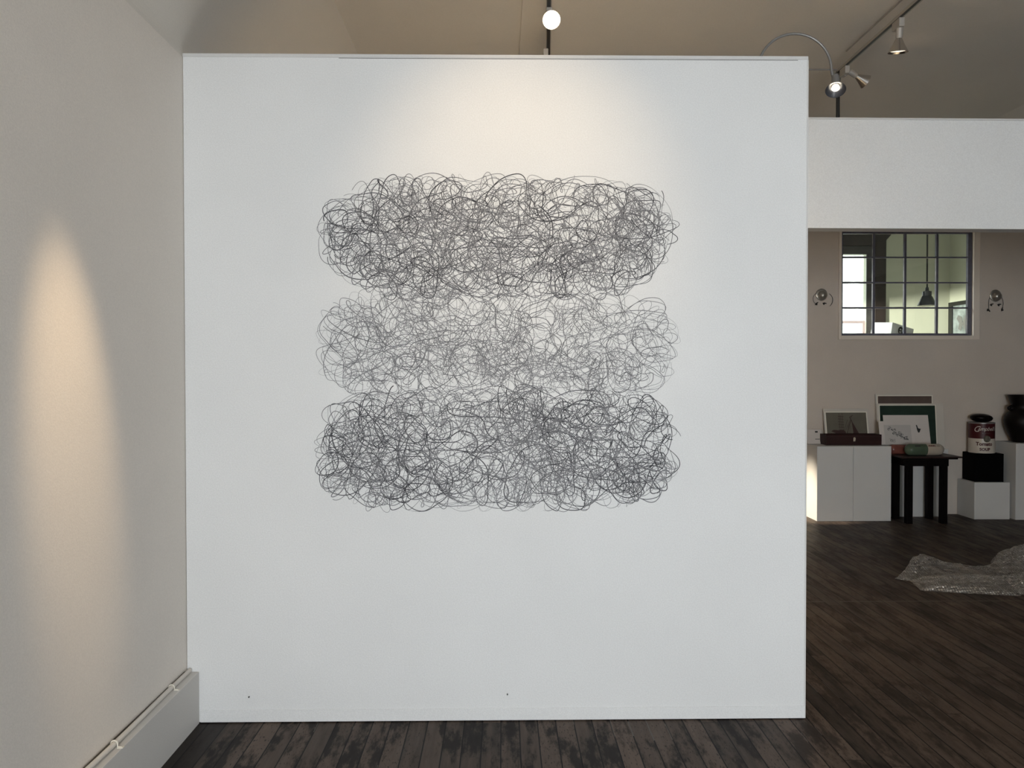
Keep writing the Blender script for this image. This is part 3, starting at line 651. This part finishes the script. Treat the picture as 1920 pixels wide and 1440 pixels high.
# ceramic capsules
def capsule(name, x0, x1, y, z, rad, ma, mb_, split, label, rz=0, marks=False):
    r = empty(name, (x0, y, z), label, 'capsule', None, rot=(0, R(90), 0)); L_ = x1-x0
    def prof(a, b, end):
        p = []
        for k in range(0, 13):
            t = math.pi/2*k/12
            p.append((max(.0005, rad*math.sin(t)), rad*(1-math.cos(t)))) if not end else p.append((max(.0005, rad*math.cos(t)), L_-rad+rad*math.sin(t)))
        return p
    MB().lathe(prof(0, 0, 0)+[(rad, split), (rad-.002, split+.002)], 40).build('capsule_half', ma, r, smooth=True)
    MB().lathe([(rad-.003, split+.0021), (rad-.0012, split+.004)]+[(a-.0005 if a > .001 else a, b) for a, b in prof(0, 0, 1)], 40).build('capsule_half', mb_, r, smooth=True)
    return r
capsule('ceramic_capsule', 4.140, 4.738, 8.420, .699+.052, .052, 'salmon', 'dred', .30, 'glossy salmon and dark red ceramic capsule lying behind the green and cream one')
cp = capsule('ceramic_capsule', 4.250, 4.658, 8.285, .699+.062, .062, 'sage', 'cream', .215, 'glossy green and cream ceramic capsule lying at the front of the black table')
def on_caps(a0, a1, s0, s1, name, m_):
    f = MB()
    n_ = 10
    vs = []
    for i in range(n_+1):
        for j, sgn in enumerate((a0, a1)):
            s_ = s0+(s1-s0)*i/n_; an = R(sgn+4*math.sin(i*2.2)); vs.append((-.0632*math.cos(an), -.0632*math.sin(an), s_))
    f.add(vs, [(2*i, 2*i+1, 2*i+3, 2*i+2) for i in range(n_)]); f.build(name, m_, cp)
on_caps(40, 54, .085, .145, 'inscription', 'ink'); on_caps(36, 40, .155, .20, 'inscription', 'ink')
on_caps(40, 52, .225, .30, 'inscription', 'redletter'); on_caps(46, 50, .31, .345, 'inscription', 'ink')

# black cube, can, stone
bk = tag(MB().box((-.150, -.130, 0), (.150, .130, .303)).build('display_cube', 'lacq', bevel=.002), 'black cube on the low white plinth under the red and white can', 'cube')
bk.location = (5.255, 8.572, .3955); bk.rotation_euler = (0, 0, R(-4))
CX, CY, CZ, CR = 5.247, 8.585, .699, .130
cn = empty('soup_can', (CX, CY, CZ), 'large red and white soup can standing on the black cube', 'can')
MB().lathe([(CR-.004, 0), (CR, .003), (CR, .010), (CR-.003, .014), (CR-.003, .158), (CR-.003, .1581)], 64).build('lower_label', 'canwhite', cn, smooth=True)
MB().lathe([(CR-.003, .1582), (CR-.003, .318), (CR-.003, .3181)], 64).build('upper_label', 'canred', cn, smooth=True)
MB().lathe([(CR-.003, .3182), (CR, .321), (CR, .330), (CR-.006, .331), (CR-.008, .324), (.001, .324)], 64, caps=False).build('rim', 'greymetal', cn, smooth=True)
def wrap_text(txt, size, ang0, z0, m_, shear=0, name='lettering', bold=0, sx=1):
    cu = bpy.data.curves.new('t', 'FONT'); cu.body = txt; cu.size = size; cu.shear = shear; cu.offset = bold; cu.resolution_u = 3
    o = bpy.data.objects.new('t', cu); C.objects.link(o)
    dg = bpy.context.evaluated_depsgraph_get(); me = bpy.data.meshes.new_from_object(o.evaluated_get(dg)); bpy.data.objects.remove(o)
    bm = bmesh.new(); bm.from_mesh(me); bmesh.ops.triangulate(bm, faces=bm.faces)
    bmesh.ops.subdivide_edges(bm, edges=[e for e in bm.edges if e.calc_length() > .015], cuts=2)
    for v in bm.verts:
        a = ang0+v.co.x*sx/CR; rad = CR-.0018
        v.co = Vector((rad*math.sin(a), -rad*math.cos(a), z0+v.co.y))
    bm.to_mesh(me); bm.free(); me.materials.clear(); me.materials.append(M[m_])
    q = bpy.data.objects.new(name, me); C.objects.link(q); q.parent = cn; return q
# direction from the can towards the photographer's side
view = math.atan2(-CX, CY)   # angle of the camera side seen from the can
a_ = lambda d: view*1.0+R(d)
wrap_text('C', .088, a_(-37), .232, 'letter', .35, 'script_capital')
wrap_text("ampbell's", .060, a_(-17), .245, 'letter', .45, 'script_lettering', sx=.9)
wrap_text('Tomato', .052, a_(-24), .085, 'redletter', 0, bold=.0022)
wrap_text('SOUP', .042, a_(-8), .030, 'redletter', 0, bold=.0018)
f = MB(); md = a_(24)
f.lathe([(.001, .002), (.034, .002), (.036, 0), (.030, .0045), (.024, .003), (.001, .004)], 32, T((CR*math.sin(md)*.985, -CR*math.cos(md)*.985, .157)) @ Vector((math.sin(md), -math.cos(md), 0)).to_track_quat('Z', 'Y').to_matrix().to_4x4(), caps=False)
f.build('medallion', 'medal', cn)
f = MB(); vs = []
for i in range(13):
    a = a_(2)+R(i*3.2)
    for z in (.215, .2175): vs.append((CR*.988*math.sin(a), -CR*.988*math.cos(a), z))
f.add(vs, [(2*i, 2*i+1, 2*i+3, 2*i+2) for i in range(12)]); f.build('label_line', 'medal', cn)
prof = [(max(.0008, .115*math.sin(math.pi*k/20)**.9), -.047*math.cos(math.pi*k/20)) for k in range(21)]
so = tag(MB().lathe(prof, 40, sy=.85).build('polished_stone', 'stone', smooth=True), 'oval polished dark stone resting on top of the soup can', 'stone')
so.location = (5.243, 8.585, CZ+.331+.046); so.rotation_euler = (0, R(3), 0)
# dark pot
pt = empty('clay_pot', (5.668, 8.545, .8155), 'dark round-bellied pot with small handles at the right edge', 'pot')
pp = [(.085, 0), (.100, .004), (.118, .05), (.150, .12), (.172, .19), (.176, .235), (.166, .28), (.140, .322), (.112, .348), (.100, .37), (.104, .40), (.122, .45), (.136, .49), (.141, .512), (.133, .512), (.125, .488), (.095, .40), (.09, .37), (.06, .36)]
MB().lathe(pp, 56).build('pot_body', 'pot', pt, smooth=True)
for s_ in (-1, 1):
    pts = [(s_*(.105+.045*math.sin(math.pi*k/12)), 0, .395-.052*k/12) for k in range(13)]
    MB().tube(pts, .016, 10).build('handle', 'pot', pt, smooth=True)

# ------------------------------------------------------------------ bubble wrap on the floor
def sheet(mb, front, back, hfun, nu=230, nv=90, seed=0):
    """a crumpled film: sharp ridges (folded noise) over a few broad humps, with rows of small bubbles"""
    from mathutils import noise
    def lerp(P, u):
        t = u*(len(P)-1); i = min(int(t), len(P)-2); k = t-i; return P[i]*(1-k)+P[i+1]*k
    vs = []
    for i in range(nu+1):
        u = i/nu; a = lerp(front, u); b = lerp(back, u)
        for j in range(nv+1):
            v = j/nv; p = a*(1-v)+b*v; q = Vector((p[0]*2.6+seed*7, p[1]*5.5, seed*3.))
            n1 = noise.noise(q); n2 = noise.noise(q*2.6+Vector((3, 1, 0))); n3 = noise.noise(q*6)
            ridge = .034*(.35-abs(n1))+.013*(.3-abs(n2))+.004*n3
            edge = min(1, 9*v, 9*(1-v), 12*u, 12*(1-u))
            bub = .0020*max(0, math.sin(i*1.57))*max(0, math.sin(j*1.57))
            z = max(.002, (hfun(u, v)+ridge)*(edge**.6))+bub+.002
            vs.append((p[0]+.012*n2*(.3+edge), p[1]+.014*n1+.008*n3, z+.002*seed))
    mb.add(vs, [(i*(nv+1)+j, (i+1)*(nv+1)+j, (i+1)*(nv+1)+j+1, i*(nv+1)+j+1) for i in range(nu) for j in range(nv)])
g_ = lambda u, v, cu, cv, su, sv: math.exp(-((u-cu)/su)**2-((v-cv)/sv)**2)
bw = empty('bubble_wrap', (3.7, 6.0, 0), 'crumpled sheet of clear bubble wrap lying on the dark floor at the right', 'bubble wrap')
off = np.array([3.7, 6.0])
mb = MB()
fr1 = np.array([(3.00, 5.98), (3.14, 5.86), (3.35, 5.78), (3.62, 5.76), (3.95, 5.76), (4.35, 5.75), (4.8, 5.8)])-off
bk1 = np.array([(3.02, 6.00), (3.17, 6.14), (3.33, 6.34), (3.47, 6.50), (3.60, 6.44), (3.74, 6.24), (3.86, 6.22), (4.00, 6.42), (4.25, 6.54), (4.9, 6.65)])-off
sheet(mb, fr1, bk1, lambda u, v: .085*g_(u, v, .20, .85, .10, .30)+.055*g_(u, v, .33, .80, .08, .3)+.02*g_(u, v, .5, .6, .2, .4)+.15*g_(u, v, .93, .75, .24, .40)+.012, seed=1)
mb.build('upper_fold', 'wrap', bw, smooth=True)
mb = MB()
fr2 = np.array([(3.02, 5.65), (3.20, 5.60), (3.45, 5.54), (3.62, 5.50), (3.78, 5.56), (4.1, 5.58), (4.6, 5.6)])-off
bk2 = np.array([(3.08, 5.92), (3.25, 5.94), (3.45, 5.95), (3.75, 5.96), (4.0, 5.98), (4.3, 6.0), (4.7, 6.0)])-off
sheet(mb, fr2, bk2, lambda u, v: .025*g_(u, v, .15, .6, .3, .5)+.045*g_(u, v, .8, .7, .4, .4)+.02, nv=60, seed=2)
mb.build('lower_fold', 'wrap', bw, smooth=True)
